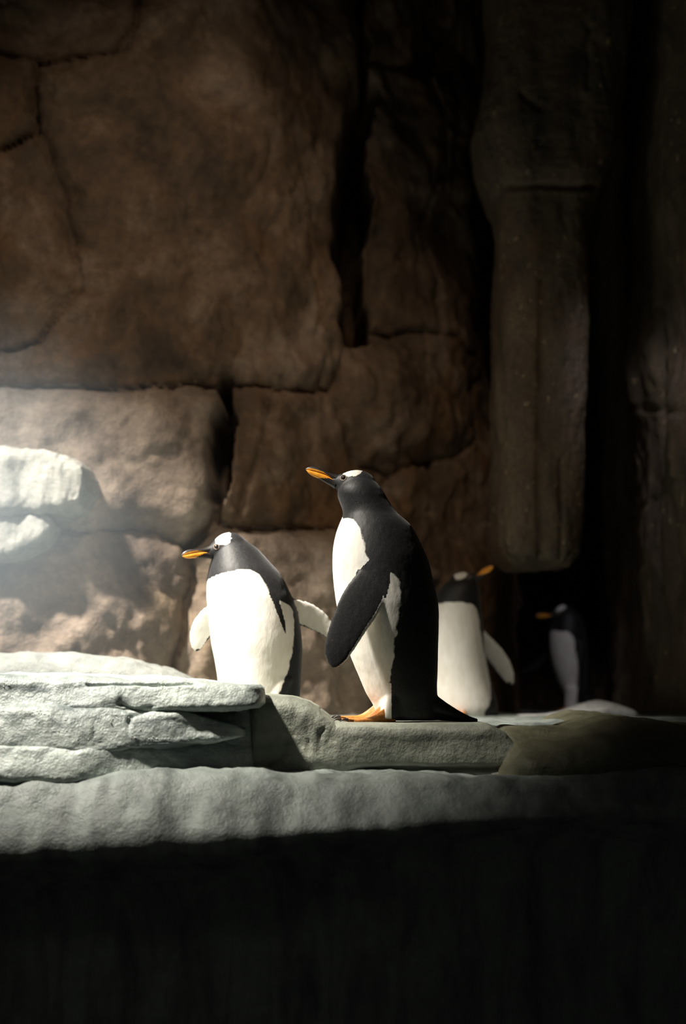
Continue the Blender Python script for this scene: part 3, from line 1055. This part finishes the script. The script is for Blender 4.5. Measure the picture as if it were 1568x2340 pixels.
# the tall one in profile
R1 = [(1646, 868, 1001), (1640, 864, 1003), (1625, 858, 1003), (1608, 851, 1001), (1588, 839, 999.5), (1567, 829, 999), (1540, 818, 1000), (1519, 809, 1000.5), (1502, 802, 1001),
      (1478, 794, 1001.5), (1426, 779, 1003), (1381, 769, 1001.5), (1347, 764, 995), (1316, 761, 988), (1278, 760, 978), (1247, 762, 964), (1219, 768, 950), (1199, 775, 937),
      (1185, 781, 922), (1178, 783, 913), (1168, 783, 905), (1147, 776, 890), (1130, 771, 880), (1112, 776, 868), (1098, 790, 855), (1088, 808, 840)]
penguin('tall upright penguin in profile on the flat ice slab, dark flipper hanging forward', 900, 0.0, R1, 0.0, (815, 1111), 0.0, math.radians(20), 1.0, 1189,
        [dict(path=[(882, 1250, -0.072, 14), (869, 1290, -0.108, 27), (851, 1330, -0.128, 40), (826, 1375, -0.140, 46), (799, 1425, -0.146, 41), (775, 1478, -0.148, 33), (761, 1527, -0.146, 17)], normal=(0.0, -1, 0.12), lead=1, root=1),
         dict(path=[(880, 1285, 0.105, 28), (888, 1330, 0.125, 38), (890, 1385, 0.138, 40), (888, 1435, 0.146, 36), (884, 1480, 0.150, 28), (880, 1520, 0.150, 14)], normal=(0, 1, 0.12), lead=-1)],
        0.0036, feet=[(0.145, -0.060, 0.001, math.radians(12), 1.1, 1.42), (0.135, 0.055, 0.006, math.radians(2), 1.1, 1.42)], tail_len=0.115, stripe_on=False)

# the hunched one on the left
R2 = [(1646, 520, 675), (1625, 508, 682), (1600, 503, 685), (1555, 498, 688), (1515, 492, 690), (1475, 484, 691), (1434, 479, 687), (1400, 476, 680), (1373, 473, 672), (1349, 472, 661), (1327, 473, 650),
      (1303, 477, 634), (1287, 481, 619), (1270, 486, 604), (1255, 492, 590), (1240, 500, 570), (1230, 508, 552)]
penguin('hunched penguin with both flippers held out, half behind the layered ice shelf', 590, 0.42, R2, math.radians(50), (521, 1251, -0.02), math.radians(18), math.radians(-11), 0.98, 1300,
        [dict(path=[(640, 1366, -0.02, 14), (664, 1388, 0.01, 24), (695, 1402, 0.03, 29), (724, 1418, 0.045, 27), (748, 1438, 0.055, 20), (768, 1462, 0.06, 10)], normal=(0.25, 1, 0.1), lead=-1),
         dict(path=[(500, 1385, 0.03, 18), (478, 1412, 0.05, 26), (462, 1438, 0.06, 27), (453, 1462, 0.065, 21), (447, 1490, 0.07, 9)], normal=(-0.2, 1, 0.1), lead=1)],
        0.0048, ratio=1.0, feet=[(-0.33, 0.36, 0.001, math.radians(45), 1.0), (-0.23, 0.33, 0.001, math.radians(60), 1.0)], neck_slope=0.25, patch=PATCH_WIDE)

# the one behind, bill to the right
R3 = [(1640, 985, 1136), (1620, 972, 1138), (1600, 966, 1134), (1560, 962, 1122), (1512, 962, 1112), (1456, 967, 1107), (1417, 976, 1102), (1395, 984, 1100), (1381, 989, 1098.5), (1365, 995, 1097.5), (1350, 1003, 1097), (1338, 1012, 1094), (1328, 1024, 1087)]
penguin('penguin behind the tall one, orange bill raised the opposite way', 1046, 1.75, R3, math.radians(75), (1056, 1333), math.radians(180 - 24), math.radians(27), 1.0, 1382,
        [dict(path=[(1092, 1440, 0.03, 12), (1116, 1476, 0.08, 21), (1140, 1508, 0.12, 23), (1157, 1536, 0.15, 19), (1171, 1566, 0.17, 9)], normal=(0.3, 1, 0.1), lead=-1),
         dict(path=[(985, 1440, 0.0, 12), (968, 1476, 0.02, 21), (958, 1508, 0.03, 23), (952, 1536, 0.035, 19), (950, 1566, 0.04, 9)], normal=(-0.3, 1, 0.1), lead=1)],
        0.006, ratio=1.0, feet=[(0.38, 1.66, 0.001, math.radians(50), 1.0), (0.50, 1.64, 0.001, math.radians(60), 1.0)], patch=PATCH_WIDE)

# the farthest, in the cave mouth
R4 = [(1624, 1300, 1333), (1605, 1297, 1336), (1580, 1287, 1338), (1554, 1275, 1339), (1530, 1266, 1340), (1501, 1259, 1340), (1470, 1256, 1339), (1442, 1258, 1336), (1425, 1264, 1333), (1412, 1268, 1329), (1400, 1274, 1322)]
penguin('farthest penguin, standing in the shade of the cave beneath the rock pillar', 1312, 3.32, R4, math.radians(32), (1289, 1403), math.radians(14), math.radians(-3), 1.05, 1444,
        [dict(path=[(1328, 1462, -0.10, 8), (1332, 1495, -0.12, 13), (1331, 1530, -0.13, 13), (1328, 1565, -0.13, 11), (1322, 1605, -0.13, 5)], normal=(0.7, -0.7, 0.1), lead=1),
         dict(path=[(1272, 1470, 0.06, 8), (1252, 1495, 0.10, 15), (1230, 1515, 0.12, 16), (1210, 1528, 0.13, 13), (1190, 1535, 0.13, 6)], normal=(-0.1, -0.5, 1.0), lead=-1)],
        0.007, ratio=0.95, feet=[(1.24, 3.25, 0.001, math.radians(30), 1.0), (1.30, 3.36, 0.001, math.radians(25), 1.0)], tail_len=0.10)


# ------------------------------------------------------------------ cold mist drifting over the ice on the left
def mist():
    cen, rad = np.array([-1.3, 0.5, 0.55]), np.array([1.0, 0.75, 0.95])
    k = np.linspace(-1, 1, 30) * 0.999
    w = np.sqrt(1 - k**2)[:, None]
    v, fc = tube(ring_tube(np.stack([k * 0, k * 0, k], -1), w * np.array([1.0, 0, 0]), w * np.array([0, 1.0, 0]), 48))
    m = bpy.data.materials.new('mist')
    m.use_nodes = True
    nt = m.node_tree
    nt.nodes.clear()
    out = nt.nodes.new('ShaderNodeOutputMaterial')
    vol = node(nt, 'ShaderNodeVolumePrincipled')
    vol.inputs['Color'].default_value = (0.72, 0.86, 1.0, 1)
    vol.inputs['Anisotropy'].default_value = 0.2
    tc = node(nt, 'ShaderNodeTexCoord')
    g = node(nt, 'ShaderNodeTexGradient', gradient_type='QUADRATIC_SPHERE')
    nt.links.new(tc.outputs['Object'], g.inputs[0])
    n = noise(nt, tc.outputs['Object'], 2.2, 3, 0.5)
    mu = node(nt, 'ShaderNodeMath', operation='MULTIPLY')
    nt.links.new(g.outputs['Fac'], mu.inputs[0])
    nt.links.new(n, mu.inputs[1])
    mu2 = node(nt, 'ShaderNodeMath', operation='MULTIPLY')
    nt.links.new(mu.outputs[0], mu2.inputs[0])
    mu2.inputs[1].default_value = MIST
    nt.links.new(mu2.outputs[0], vol.inputs['Density'])
    nt.links.new(vol.outputs[0], out.inputs['Volume'])
    o = mesh_obj('mist', v, fc, m)
    o.location = cen
    o.scale = rad
    tag(o, 'thin pale mist hanging over the ice beside the pale outcrop', 'mist', kind='stuff')


MIST = 1.5
mist()
